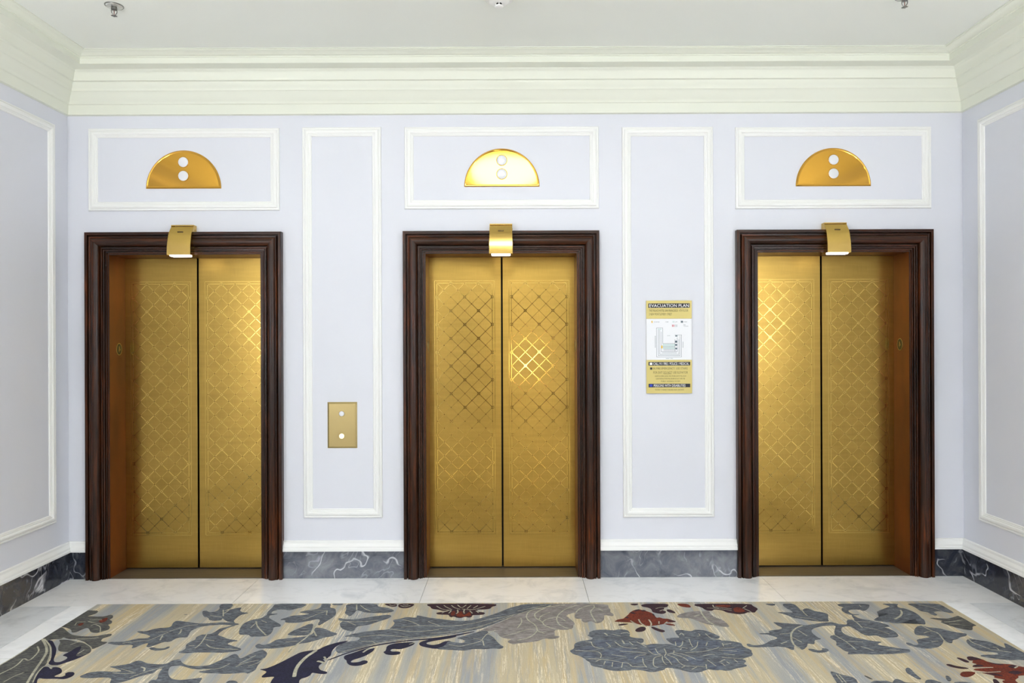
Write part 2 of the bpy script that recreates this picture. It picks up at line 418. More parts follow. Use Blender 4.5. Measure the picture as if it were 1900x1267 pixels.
# ------------------------------------------------------------------ elevator doors
CP = [(0, 0), (0, .012), (.009, .012), (.010, .005), (.012, .005), (.013, .018), (.020, .018), (.021, .009), (.024, .009), (.025, .025), (.032, .026), (.033, .017), (.035, .017), (.036, .031), (.044, .031), (.045, .016), (.051, .016),
      (.053, .034), (.057, .043), (.064, .050), (.073, .055), (.084, .057), (.095, .054), (.103, .048), (.106, .043), (.108, .045), (.115, .046), (.118, .041), (.119, .014), (.126, .014), (.127, .045), (.144, .045), (.146, .042), (.146, 0)]
def lattice(parent, x_in, sgn, mat):
    """etched double-border lozenge lattice, 4 x 18 half cells"""
    u = .095; zt = 1.962; Wd, H = 4 * u, 18 * u; yf = RD - .0006
    vs = []; fs = []
    def strip(a, b, w):
        a = Vector(a); b = Vector(b); d = (b - a).normalized(); p = Vector((-d.y, d.x)) * w / 2
        k = len(vs)
        for q in (a - p, b - p, b + p, a + p): vs.append((x_in + sgn * q.x, yf, zt - q.y))
        fs.append((k, k + 1, k + 2, k + 3))
    for s in (1, -1):
        for c in range(-22, 23):
            wdt = .0042 if c % 2 else .0022
            # x + s*y = c*u  inside rect
            pts = []
            for x in (0, Wd):
                y = (c * u - x) * s
                if -1e-9 <= y <= H + 1e-9: pts.append((x, y))
            for y in (0, H):
                x = c * u - s * y
                if 1e-9 < x < Wd - 1e-9: pts.append((x, y))
            if len(pts) >= 2 and (Vector(pts[0]) - Vector(pts[1])).length > .01: strip(pts[0], pts[1], wdt)
    g = .017
    for a, b in (((0, 0), (Wd, 0)), ((Wd, 0), (Wd, H)), ((Wd, H), (0, H)), ((0, H), (0, 0))): strip(a, b, .0034)
    q = [(-g, -g), (Wd + g, -g), (Wd + g, H + g), (-g, H + g)]
    for i in range(4): strip(q[i], q[(i + 1) % 4], .0026)
    R = .0080
    for c in range(5):
        for r in range(19):
            x, y = c * u, r * u
            if (c + r) % 2:
                for i in range(4):
                    e = [(-R, -R), (R, -R), (R, R), (-R, R)]
                    strip((x + e[i][0], y + e[i][1]), (x + e[(i + 1) % 4][0], y + e[(i + 1) % 4][1]), .0040)
            else: strip((x - .003, y), (x + .003, y), .006)
            if c < 4 and r < 18: strip((x + u / 2 - .003, y + u / 2), (x + u / 2 + .003, y + u / 2), .006)
    return mk('etched_lattice', vs, fs, mat, parent, recalc=False)
names = ['left', 'middle', 'right']
for i, c in enumerate(DC):
    d = empty('door_%d' % (i + 1), (c, 0, 0), '%s brass elevator door with etched lozenge lattice and dark wood surround' % names[i], 'elevator door',
              'brass elevator doors in the back wall', 'structure')
    # casing, three mitred boards
    pts = [(-HW, 0), (-HW, HT), (HW, HT), (HW, 0)]
    def ring(idx, corner):
        x, z = pts[idx]; sx = -1 if x < 0 else 1
        return [(x + sx * o, -h, z + (o if corner else 0)) for o, h in CP]
    rg = [ring(0, 0), ring(1, 1), ring(2, 1), ring(3, 0)]; K = len(CP)
    for a in range(3):
        vs = rg[a] + rg[a + 1]
        fs = [(q, (q + 1) % K, (q + 1) % K + K, q + K) for q in range(K)] + [tuple(range(K)), tuple(range(K, 2 * K))]
        autosmooth(mk('casing', vs, fs, M_WOODH if a == 1 else M_WOOD, d), 30)
    for s in (-1, 1):
        MB().box(*sorted((s * (HW - .0005), s * (HW + .02))), -.010, RD + .07, 0, HT).build('jamb', M_JAMB, d)
    MB().box(-HW, HW, -.010, RD + .07, HT - .0005, HT + .02).build('head_jamb', M_JAMB, d)
    mb = MB().box(-HW, HW, -.012, RD + .07, -.01, .004)
    mb.build('sill', M_SILL, d)
    MB().box(-HW, HW, RD + .05, RD + .055, .001, HT).build('shaft_void', M_BLACK, d)
    for s in (-1, 1):
        x0, x1 = sorted((s * .0065, s * (HW - .001)))
        lf = MB().box(x0, x1, RD, RD + .032, .012, HT - .002).build('door_leaf', M_BRASS, d, uv=True)
        lattice(lf, s * .066, s, M_ETCH)

# ------------------------------------------------------------------ semicircular indicators
def indicator(cx, bz, label, i):
    t = empty('floor_indicator', (cx, 0, bz), label, 'indicator light', 'half-round brass indicators above the doors')
    R = .249; seg = 48
    arc = [(R * math.cos(math.pi * k / seg), R * 1.015 * math.sin(math.pi * k / seg)) for k in range(seg + 1)]
    def inset(dlt):
        r = R - dlt
        a0 = math.asin(dlt / r)
        return [(r * math.cos(a0 + (math.pi - 2 * a0) * k / seg), max(dlt, r * 1.015 * math.sin(a0 + (math.pi - 2 * a0) * k / seg))) for k in range(seg + 1)]
    rings = [(arc, 0), (arc, .003), (inset(.006), .008), (inset(.011), .0075), (inset(.014), .0062)]
    vs = []; fs = []; n = seg + 1
    for rg, h in rings: vs += [(x, -h, z) for x, z in rg]
    for a in range(len(rings) - 1):
        for k in range(n):
            l = (k + 1) % n; fs.append((a * n + k, a * n + l, (a + 1) * n + l, (a + 1) * n + k))
    autosmooth(mk('rim', vs, fs, M_POL, t), 40)
    rg = inset(.0135)
    mk('face_plate', [(x, -.0062, z) for x, z in rg] + [(x, 0, z) for x, z in rg], [tuple(range(n)), tuple(range(2 * n - 1, n - 1, -1))] + [(k, (k + 1) % n, (k + 1) % n + n, k + n) for k in range(n)], M_POL, t)
    for z in (.083, .174):
        l = MB().lathe([(.033, -.004), (.033, -.0085), (.030, -.0100), (.015, -.0110), (.004, -.0112)], (0.0, 0, z), 'y').build('lens', M_LENS, t, True)
        MB().lathe([(.0365, -.006), (.0365, -.0078), (.0345, -.0088), (.0335, -.0088), (.0328, -.006)], (0.0, 0, z), 'y').build('bezel', M_POL, t, True)
for i, (a, b, yb, lab) in enumerate([(272, 410, 350, 'orange brass half-round indicator above the left elevator door'),
                                     (861.5, 1001, 346.5, 'half-round brass indicator above the middle elevator door, mirroring white light'),
                                     (1476, 1616, 345.5, 'orange brass half-round indicator above the right elevator door')]):
    p = W((a + b) / 2, yb); indicator(p[0], p[1], lab, i)

# ------------------------------------------------------------------ hall lanterns clipped over the casings
def lantern(c, i):
    t = empty('hall_lantern', (c, 0, 2.13), 'curved brass lantern on the head of the %s door surround' % names[i], 'lantern', 'curved brass lanterns over the doors')
    H = .196; fr = [(0, .042), (.09, .051), (.24, .073), (.36, .082), (.49, .088), (.62, .094), (.74, .097), (.87, .0985), (1, .098)]
    vs = []; fs = []; n = len(fr)
    for s in (-1, 1):
        for q, y in fr: vs.append((s * (.0735 + .003 * q), -y, H * (1 - q) - (.004 if q == 0 else 0)))
    for s in (-1, 1):
        for q, y in fr: vs.append((s * (.0735 + .003 * q), -y + .003, H * (1 - q) - (.004 if q == 0 else 0)))
    for k in range(n - 1):
        fs.append((k, k + 1, n + k + 1, n + k)); fs.append((2 * n + k, 2 * n + k + 1, 3 * n + k + 1, 3 * n + k))
        fs.append((k, k + 1, 2 * n + k + 1, 2 * n + k)); fs.append((n + k, n + k + 1, 3 * n + k + 1, 3 * n + k))
    fs += [(0, n, 3 * n, 2 * n), (n - 1, 2 * n - 1, 4 * n - 1, 3 * n - 1)]
    autosmooth(mk('front_cover', vs, fs, M_LANT, t), 30)
    for s in (-1, 1):
        back = [(H, .0), (.158, .0), (.157, .046), (.135, .047), (.118, .055), (.100, .0585), (.080, .057), (.066, .048), (.055, .036), (0.0, .036)]
        pr = [(H * (1 - q), y - .001) for q, y in fr] + back[::-1]
        k = len(pr); v = []
        for off in (0, -.004):
            for z, y in pr:
                q = 1 - z / H; v.append((s * (.0735 + .003 * q + off), -y, z))
        mk('side_plate', v, [tuple(range(k)), tuple(range(2 * k - 1, k - 1, -1))] + [(a, (a + 1) % k, (a + 1) % k + k, a + k) for a in range(k)], M_LANT, t)
    bevel(MB().box(-.0740, .0740, -.045, 0, H - .001, H + .006).build('top_rail', M_LANT, t), .001, 1)
    bevel(MB().box(-.062, .062, -.092, -.038, -.010, .03).build('diffuser', M_DIFF, t), .004, 2)
    mb = MB()
    for k in range(5): mb.box(-.018 + k * .0075, -.018 + k * .0075 + .0055, -.0745, -.060, .147, .155)
    mk_o = mb.build('engraved_mark', M_MARK, t)
    MB().lathe([(.004, 0), (.004, .003)], (.0735, -.02, .170), 'x', 12).build('screw', M_SATIN, t)
for i, c in enumerate(DC): lantern(c, i)

# ------------------------------------------------------------------ call plate
a = W(608, 745.8); b = W(663, 831); wd = (b[0] - a[0]) / 2; ht = a[1] - b[1]
t = empty('call_plate', ((a[0] + b[0]) / 2, 0, b[1]), 'brass elevator call plate with two round buttons inside the tall left panel', 'button plate')
rings = [(0, 0), (0, .003), (.010, .009), (.011, .008)]
vs = []; fs = []
for off, h in rings:
    vs += [(-wd + off, -h, off), (wd - off, -h, off), (wd - off, -h, ht - off), (-wd + off, -h, ht - off)]
for q in range(3):
    for k in range(4): l = (k + 1) % 4; fs.append((q * 4 + k, q * 4 + l, q * 4 + 4 + l, q * 4 + 4 + k))
fs.append((12, 13, 14, 15))
mk('plate', vs, fs, M_SATIN, t)
for z, m, lab in ((ht - .077, M_LENS, 'unlit white up button'), (.080, M_LENSLIT, 'lit warm white down button')):
    MB().lathe([(.0205, -.007), (.0205, -.0095), (.018, -.011), (.0172, -.009)], (-.003, 0, z), 'y').build('button_ring', M_SATIN, t, True)
    o = MB().lathe([(.017, -.006), (.017, -.0125), (.014, -.0140), (.004, -.0145)], (-.003, 0, z), 'y').build('button', m, t, True); o['label'] = lab

# ------------------------------------------------------------------ evacuation sign
tlx, tlz = W(1198.4, 557.6)
K = 1 / 6.3333 / 280
t = empty('evacuation_sign', (tlx, 0, tlz - 1090 * K), 'gold and white evacuation plan sign inside the tall right panel', 'sign')
def sx(u): return (u - 115) * K
def sz(v): return (1193 - v) * K
M_SGOLD = plain('sign_gold_panel', srgb(208, 192, 120), .45, .2).m
M_SWHITE = plain('sign_white_panel', srgb(236, 238, 244), .35).m
M_SBLK = plain('sign_black_print', srgb(24, 28, 42), .5).m
M_SGREY = plain('sign_grey_print', srgb(92, 108, 122), .5).m
M_SOLIVE = plain('sign_olive_print', srgb(84, 74, 36), .5).m
M_SW = plain('sign_white_print', srgb(250, 250, 252), .5).m
M_STEAL = plain('sign_teal_print', srgb(206, 222, 224), .5).m
M_SYEL = plain('sign_yellow_print', srgb(232, 190, 60), .5).m
M_SRED = plain('sign_red_print', srgb(200, 70, 90), .5).m
M_SBLU = plain('sign_blue_print', srgb(40, 70, 200), .5).m
def sbox(name, u0, u1, v0, v1, y0, y1, m, par=t): return MB().box(sx(u0), sx(u1), y1, y0, sz(v1), sz(v0)).build(name, m, par)
bevel(sbox('backplate', 117, 648, 106, 1190, 0, -.006, M_SATIN), .0015, 1)
tp = bevel(sbox('top_panel', 115, 650, 104, 316, -.005, -.010, M_SGOLD), .002, 2)
mp = sbox('map_panel', 117, 648, 318, 800, -.005, -.0085, M_SWHITE)
lp = bevel(sbox('lower_panel', 115, 650, 802, 1193, -.005, -.010, M_SGOLD), .002, 2)
yb, yt = -.0104, -.0109
sbox('title_bar', 140, 626, 138, 190, -.0098, yb, M_SBLK)
text_mesh('EVACUATION PLAN', sx(152), sx(615), sz(182), sz(146), yt, 'lettering', M_SW, t)
text_mesh('THE PALACE HOTEL SAN FRANCISCO   4TH FLOOR', sx(148), sx(608), sz(236), sz(208), yb, 'lettering', M_SOLIVE, t)
text_mesh('2 NEW MONTGOMERY STREET', sx(148), sx(418), sz(278), sz(250), yb, 'lettering', M_SOLIVE, t)
sbox('black_bar', 140, 628, 824, 866, -.0098, yb, M_SBLK)
sbox('icon', 154, 184, 832, 859, -.0104, yt, M_SW)
text_mesh('CALL 911 FIRE / POLICE / MEDICAL', sx(196), sx(614), sz(860), sz(830), yt, 'lettering', M_SW, t)
sbox('icon', 158, 184, 888, 914, -.0098, yb, M_SBLK)
text_mesh('IN FIRE EMERGENCY, USE STAIRS', sx(196), sx(598), sz(917), sz(888), yb, 'lettering', M_SOLIVE, t)
text_mesh('FOR EXIT DO NOT USE ELEVATOR', sx(196), sx(600), sz(962), sz(934), yb, 'lettering', M_SOLIVE, t)
sbox('underline', 318, 410, 964, 967, -.0098, yb, M_SOLIVE)
text_mesh('ALARM IS A SIREN SOUND AND STROBE LIGHTS WILL FLASH', sx(212), sx(580), sz(998), sz(982), yb, 'lettering', M_SOLIVE, t)
text_mesh('CLEAR INSTRUCTIONS WILL BE BROADCAST OVER THE', sx(224), sx(566), sz(1029), sz(1012), yb, 'lettering', M_SOLIVE, t)
text_mesh('PUBLIC ADDRESS SYSTEM', sx(286), sx(508), sz(1059), sz(1043), yb, 'lettering', M_SOLIVE, t)
sbox('black_bar', 140, 628, 1080, 1122, -.0098, yb, M_SBLK)
sbox('icon', 152, 186, 1086, 1114, -.0104, yt, M_SBLU)
text_mesh('PERSONS WITH DISABILITIES', sx(200), sx(572), sz(1116), sz(1086), yt, 'lettering', M_SW, t)
text_mesh('PROCEED TO NEAREST STAIR AND AWAIT ASSISTANCE', sx(216), sx(554), sz(1158), sz(1142), yb, 'lettering', M_SOLIVE, t)
# floor plan: nested U-shaped outlines
def seglines(name, segs, wd_, m):
    mb = MB()
    for (u0, v0, u1, v1) in segs:
        hw = wd_ / 2
        mb.box(sx(min(u0, u1) - hw), sx(max(u0, u1) + hw), -.0089, -.0084, sz(max(v0, v1) + hw), sz(min(v0, v1) - hw))
    return tag(mb.build(name, m, t), kind='stuff')
seglines('floor_plan', [(236, 424, 236, 766), (236, 766, 528, 766), (528, 766, 528, 508), (452, 508, 528, 508), (236, 424, 308, 424), (308, 424, 308, 608),
    (308, 608, 452, 608), (256, 440, 256, 750), (256, 750, 512, 750), (512, 750, 512, 520), (272, 450, 272, 736), (272, 736, 498, 736), (498, 736, 498, 560),
    (290, 470, 290, 704), (290, 704, 478, 704), (478, 704, 478, 540), (308, 648, 452, 648), (320, 676, 452, 676), (300, 718, 470, 718), (452, 560, 452, 700), (320, 690, 460, 690)], 3, M_SGREY)
seglines('floor_plan_tint', [(252, 436, 292, 446), (310, 614, 450, 646), (312, 654, 450, 672)], 4, M_STEAL)
seglines('stair_mark', [(454, 576, 476, 598), (454, 616, 476, 634), (456, 660, 476, 676), (522, 344, 546, 364), (456, 514, 480, 526)], 2, M_SGREY)
seglines('location_mark', [(292, 634, 304, 664), (178, 344, 188, 364)], 4, M_SYEL)
seglines('exit_mark', [(420, 388, 426, 412), (436, 388, 442, 412)], 2, M_SRED)
seglines('legend_icon', [(424, 346, 446, 362)], 2, M_STEAL)
for s_, u0, u1, v0, v1 in (('YOU ARE HERE', 206, 270, 350, 360), ('STAIRS', 340, 376, 350, 360), ('LIFT', 456, 480, 350, 360), ('STAIRS', 556, 594, 350, 360), ('EXIT', 456, 482, 388, 398),
                           ('DOOR', 456, 482, 402, 412), ('FIRE', 552, 576, 386, 396), ('EXTINGUISHER', 552, 610, 402, 410), ('COURT', 360, 396, 512, 520), ('MARKET STREET', 344, 428, 778, 788)):
    text_mesh(s_, sx(u0), sx(u1), sz(v1), sz(v0), -.0089, 'lettering', M_SGREY, t)
seglines('street_name', [(220, 520 + 14 * k, 222, 528 + 14 * k) for k in range(10)] + [(544, 590 + 12 * k, 546, 596 + 12 * k) for k in range(6)], 3, M_SGREY)

# ------------------------------------------------------------------ oval floor number plates on the jambs
M_OVAL = plain('dark_green_plate', srgb(38, 44, 26), .35, .3).m
def oval(X, s, y, z, lab):
    t = empty('floor_number_plate', (X, y, z), lab, 'number plate', 'oval floor number plates on the door jambs')
    def ov(ry, rz, h0, h1, name, m):
        n = 32; v = [(s * h, ry * math.cos(2 * math.pi * k / n), rz * math.sin(2 * math.pi * k / n)) for h in (h0, h1) for k in range(n)]
        return mk(name, v, [tuple(range(n)), tuple(range(n, 2 * n))] + [(k, (k + 1) % n, (k + 1) % n + n, k + n) for k in range(n)], m, t)
    ov(.032, .041, 0, .003, 'rim', M_SATIN); ov(.028, .037, .002, .0036, 'plate', M_OVAL)
    mb = MB()
    def bar(y0, z0, y1, z1, w_=.0032):
        a = Vector((y0, z0)); b = Vector((y1, z1)); d = (b - a).normalized(); p = Vector((-d.y, d.x)) * w_ / 2
        q = [a - p, b - p, b + p, a + p]
        mb.raw([(s * h, k.x * -s, k.y) for h in (.0034, .0046) for k in q], [(0, 1, 2, 3), (4, 5, 6, 7), (0, 1, 5, 4), (1, 2, 6, 5), (2, 3, 7, 6), (3, 0, 4, 7)])
    bar(.004, -.020, .004, .020); bar(.004, .020, -.010, -.006); bar(-.011, -.006, .010, -.006)
    mb.build('numeral', M_SATIN, t)
oval(DC[0] - HW + .0005, 1, .098, 1.517, 'oval number 4 plate on the jamb of the left elevator')
oval(DC[2] + HW - .0005, -1, .098, 1.530, 'oval number 4 plate on the jamb of the right elevator')
oval(DC[1] - HW + .0005, 1, .098, 1.528, 'oval number 4 plate seen edge-on, left jamb of the middle elevator')
oval(DC[1] + HW - .0005, -1, .098, 1.528, 'oval number 4 plate seen edge-on, right jamb of the middle elevator')

# ------------------------------------------------------------------ ceiling fittings
M_CHROME = plain('sprinkler_chrome', srgb(150, 150, 148), .28, 1.0).m
M_DET = plain('white_plastic', srgb(240, 240, 238), .35).m
M_ESC = plain('white_escutcheon', srgb(205, 205, 200), .25, .6).m
def sprinkler(x, y, lab, rot):
    t = empty('fire_sprinkler', (x, y, ZC), lab, 'sprinkler', 'ceiling fire sprinklers'); t.rotation_euler.z = rot
    MB().lathe([(.044, 0), (.044, -.003), (.038, -.007), (.022, -.010), (.016, -.006)], seg=32).build('escutcheon', M_ESC, t, True)
    MB().lathe([(.0475, 0), (.0475, -.002), (.044, -.004), (.043, -.001)], seg=32).build('rim', M_CHROME, t, True)
    MB().lathe([(.013, 0), (.013, -.016), (.015, -.017), (.015, -.023), (.008, -.026)], seg=20).build('body', M_CHROME, t)
    for s in (-1, 1): MB().tube([(s * .012, 0, -.020), (s * .014, 0, -.030), (s * .012, 0, -.040), (s * .004, 0, -.050), (0, 0, -.053)], .0024).build('frame_arm', M_CHROME, t, True)
    MB().tube([(0, 0, -.026), (0, 0, -.050)], .0018).build('bulb', plain('red_glass', srgb(120, 60, 50), .1).m, t)
    mb = MB(); n = 12; vs = [(0, 0, -.053), (0, 0, -.0545)]; fs = []
    for k in range(n * 2):
        a = math.pi * k / n; r = .017 if k % 2 == 0 else .010
        vs += [(r * math.cos(a), r * math.sin(a), -.0535 - (.002 if k % 2 == 0 else 0)), (r * math.cos(a), r * math.sin(a), -.0548 - (.002 if k % 2 == 0 else 0))]
    m2 = n * 2
    for k in range(m2):
        l = (k + 1) % m2; fs += [(0, 2 + 2 * k, 2 + 2 * l), (1, 3 + 2 * l, 3 + 2 * k), (2 + 2 * k, 3 + 2 * k, 3 + 2 * l, 2 + 2 * l)]
    mb.raw(vs, fs); mb.lathe([(.004, -.054), (.004, -.060), (.002, -.062)], seg=10)
    mb.build('deflector', M_CHROME, t)
sprinkler(-2.17, -.835, 'chrome fire sprinkler on the ceiling at upper left', .5)
sprinkler(2.09, -.90, 'chrome fire sprinkler on the ceiling at upper right, cut by the frame edge', -.4)
t = empty('smoke_detector', (-.076, -.915, ZC), 'white round smoke detector on the ceiling above the middle elevator', 'smoke detector')
MB().lathe([(.078, 0), (.078, -.008), (.074, -.014), (.056, -.016)], seg=40).build('base', M_DET, t, True)
MB().lathe([(.056, -.014), (.054, -.026), (.044, -.034), (.026, -.037), (.020, -.037)], seg=40).build('housing', M_DET, t, True)
MB().lathe([(.017, -.036), (.017, -.050)], seg=24).build('sensing_chamber', M_BLACK, t)
for k in range(6):
    a = math.pi / 2 + math.pi * 2 * k / 6
    c, s_ = math.cos(a), math.sin(a); MB().tube([(.020 * c, .020 * s_, -.035), (.020 * c, .020 * s_, -.050)], .0022, 6).build('rib', M_DET, t)
MB().lathe([(.021, -.047), (.023, -.050), (.021, -.054), (.010, -.056)], seg=28).build('cap', M_DET, t, True)

# lamp on the ceiling above and behind the frame: the room's main light, mirrored in the middle indicator
M_DOME = plain('ceiling_lamp_glass', srgb(250, 248, 242), .4, Emission_Color=(.97, 1, 1.0, 1), Emission_Strength=DOME_EMIT).m
t = empty('ceiling_lamp', (-.09, -2.75, ZC), 'large oval frosted ceiling lamp in the middle of the lobby', 'ceiling lamp')
MB().lathe([(.80, -.02), (.79, -.05), (.72, -.10), (.55, -.145), (.3, -.17), (.05, -.178)], seg=48).build('glass_bowl', M_DOME, t, True).scale = (.46, .86, 1)
MB().lathe([(.83, 0), (.84, -.02), (.82, -.045), (.80, -.045), (.79, -.01)], seg=48).build('rim', M_POL, t, True).scale = (.46, .86, 1)
# console table with a shaded lamp in the passage behind the camera (mirrored as glints in the middle door)
t = empty('console_table', (0.2, -8.3, 0), 'dark wooden console table in the passage behind the camera', 'table')
MB().box(-.6, .6, -.2, .2, .74, .78).build('table_top', M_WOOD, t)
for a_ in (-1, 1):
    for b_ in (-1, 1): MB().box(a_ * .56 - .025, a_ * .56 + .025, b_ * .16 - .025, b_ * .16 + .025, 0, .74).build('leg', M_WOOD, t)
t = empty('table_lamp', (.25, -8.3, .78), 'lit table lamp on the console behind the camera', 'lamp')
MB().lathe([(.08, 0), (.08, .015), (.03, .03), (.05, .12), (.07, .2), (.03, .3), (.012, .36)], seg=24).build('base', M_POL, t, True)
MB().lathe([(.17, .34), (.12, .60)], seg=32).build('lamp_shade', plain('lit_lamp_shade', srgb(255, 240, 210), .7, Emission_Color=(1, .92, .75, 1), Emission_Strength=30).m, t, True)
# sconces added on the side walls, unseen, to brighten ceiling and walls
M_FILLBOWL = [plain('fill_bowl_glow', srgb(250, 248, 242), .4, Emission_Color=(.98, .99, 1, 1), Emission_Strength=e).m for e in FILL_GLOW]
for X, sd, lab in ((XL, 1, 'left'), (XR, -1, 'right')):
    for q, (yv, w_) in enumerate(((-3.3, 'beside the lobby lamp'), (-5.8, 'behind the camera'))):
        t = empty('added_fill_sconce', (X, yv, 1.52), 'added fill-light bowl sconce on the %s wall %s' % (lab, w_), 'added fill light')
        MB().lathe([(.02, -.14), (.09, -.11), (.16, -.04), (.19, .05), (.18, .05), (.15, -.035), (.02, -.10)], (sd * .24, 0, 0), seg=28).build('glass_bowl', M_FILLBOWL[q], t, True)
        MB().box(*sorted((0, sd * .12)), -.03, .03, -.10, -.04).build('bracket', M_SATIN, t)
        l = bpy.data.lights.new('fill_uplight', 'AREA'); l.shape = 'DISK'; l.size = .3; l.energy = FILL_UP[q]; l.color = (1, 1, .97)
        lo = bpy.data.objects.new('fill_uplight', l); COL.objects.link(lo); lo.parent = t
        lo.location = (sd * .24, 0, .03); lo.rotation_euler = (math.pi, 0, 0)

# ------------------------------------------------------------------ carpet
CT = .006
carpet = empty('carpet', (0, CY, 0), 'patterned lobby carpet, tan and grey streaks with slate leaves and rust flowers', 'carpet')
CINV = Matrix.Translation(-Vector(carpet.location))
o = MB().box(CXL, CXR, YR + .02, CY, -.012, CT).build('pile', M_CARP, carpet); o.matrix_parent_inverse = CINV
def chaikin(p, closed=True, it=2):
    for _ in range(it):
        q = []; n = len(p)
        if not closed: q.append(p[0])
        for i in range(n if closed else n - 1):
            a, b = p[i], p[(i + 1) % n]
            q += [(a[0] * .78 + b[0] * .22, a[1] * .78 + b[1] * .22), (a[0] * .22 + b[0] * .78, a[1] * .22 + b[1] * .78)]
        if not closed: q.append(p[-1])
        p = q
    return p
def cl(p): return (min(max(p[0], CXL + .002), CXR - .002), min(p[1], CY - .002))
def uvpt(x0, p): return FL(x0 + p[0] / 7.917, 1110 + p[1] / 7.917, CT)
MOT = []
def motif(kind, x0, pts, veins=(), vw=9, name=None, parent=None, lift=0):
    if isinstance(pts, str): pts = [tuple(map(float, q.split(','))) for q in pts.split()]
    P = chaikin([uvpt(x0, p) for p in pts]); P = [cl(p) for p in P]
    h = CT + .0010 + lift + .00004 * (len(MOT) % 9)
    n = len(P)
    bm = bmesh.new()
    top = [bm.verts.new((x, y, h)) for x, y in P]; bot = [bm.verts.new((x, y, CT - .001)) for x, y in P]
    bm.faces.new(top)
    for k in range(n): bm.faces.new((top[k], top[(k + 1) % n], bot[(k + 1) % n], bot[k]))
    bmesh.ops.triangulate(bm, faces=[f for f in bm.faces if len(f.verts) > 4])
    for f in bm.faces:
        f.normal_update()
        if abs(f.normal.z) > .5 and f.normal.z < 0: f.normal_flip()
    nm = name or ('flower_motif' if kind in 'rp' else 'leaf_motif')
    me = bpy.data.meshes.new(nm); bm.to_mesh(me); bm.free(); me.materials.append(Y[kind])
    o = bpy.data.objects.new(nm, me); COL.objects.link(o)
    if parent is None:
        o.parent = carpet; o.matrix_parent_inverse = CINV
    else: o.parent = parent
    MOT.append(o)
    if veins:
        vs = []; fs = []
        for vn in veins:
            if isinstance(vn, str):
                vn = vn.strip(); w0 = vw
                if ':' in vn: a_, vn = vn.split(':'); w0 = float(a_)
                q = [tuple(map(float, r.split(','))) for r in vn.split()]
            q = chaikin([cl(uvpt(x0, r)) for r in q], False, 2); w_ = w0 * .00040 * .66
            k0 = len(vs); m_ = len(q)
            for j, pt in enumerate(q):
                a = Vector(q[max(j - 1, 0)]); b = Vector(q[min(j + 1, m_ - 1)]); d_ = (b - a)
                if d_.length < 1e-6: d_ = Vector((1, 0))
                d_.normalize(); pp = Vector((-d_.y, d_.x)) * w_ * (1 if 0 < j < m_ - 1 else .35)
                vs += [(pt[0] + pp.x, pt[1] + pp.y, h + .0006), (pt[0] - pp.x, pt[1] - pp.y, h + .0006)]
            for j in range(m_ - 1): fs.append((k0 + 2 * j, k0 + 2 * j + 1, k0 + 2 * j + 3, k0 + 2 * j + 2))
        vo = mk('vein', vs, fs, Y['v'], o, recalc=False)
        if len(veins) > 1: vo['kind'] = 'stuff'
    return o
A, B, C_, D, E, F, G, H_ = 0, 240, 480, 720, 960, 1200, 1430, 1660
# strip A
motif('d', A, '1269,180 1350,178 1450,185 1420,220 1360,240 1280,265 1200,300 1100,315 1040,330 1100,290')
q = motif('d', A, '1040,330 1130,300 1290,262 1420,270 1540,268 1620,240 1665,255 1655,290 1600,315 1650,335 1640,370 1580,390 1620,420 1600,460 1500,490 1430,510 1330,500 1310,450 1280,430 1200,460 1120,500 1050,505 1050,460 960,425 873,420',
      ['1310,320 1400,315 1500,320', '1100,400 1130,350 1260,350', '1290,340 1400,370 1500,380', '1330,410 1390,380 1480,420 1470,500'])
motif('r', A, '1440,335 1540,290 1590,285 1560,340 1480,365', name='flower_motif')
motif('r', A, '1130,390 1200,360 1240,370 1180,410', name='flower_motif')
motif('d', A, '870,422 940,440 1000,500 1060,540 1200,560 1400,560 1640,515 1640,550 1500,590 1480,640 1600,640 1450,710 1360,750 1320,710 1250,640 1120,600 1000,600 930,570 900,600 760,600 700,640 600,590',
      ['1100,600 1300,600 1450,580'])
motif('d', A, '860,610 1000,610 1120,640 1250,660 1340,730 1340,790 1200,860 1100,850 1040,790 890,785 850,760 860,700 890,650', ['1030,690 1150,640 1250,660 1350,730', '1140,820 1240,760'])
motif('n', A, '700,965 750,900 765,780 740,690 690,620 770,620 800,680 830,740 820,820 785,900 800,940 880,940 970,900 995,870 960,850 910,840 1040,780 1110,730 1200,700 1180,760 1100,850 1200,850 1320,800 1200,860 1090,905 880,975 800,990')
motif('d', A, '577,600 660,620 750,700 755,780 690,960 600,1040 550,1110 500,1260 420,1400 0,1400 -60,1243 -60,990 0,960 200,830 412,700',
      ['22:600,600 680,700 690,800 600,940 500,1080 400,1243 350,1380', '14:650,600 740,700 750,800 700,940', '14:-30,1000 200,870 330,790 430,700', '14:-30,1130 200,1020 290,950 350,880 430,930 580,780 550,710', '40,1243 200,1150 360,1090', '12:480,1243 540,1110 640,1000 720,990 900,995'])
motif('n', A, '640,1010 700,1005 740,1030 800,1010 880,1020 915,1060 900,1100 800,1140 800,1155 900,1160 970,1130 950,1110 1000,1085 1080,1085 1100,1110 1060,1150 950,1190 820,1180 650,1185 580,1170 550,1190 540,1260 490,1260 520,1160 560,1080', ['14:735,1020 760,1040'])
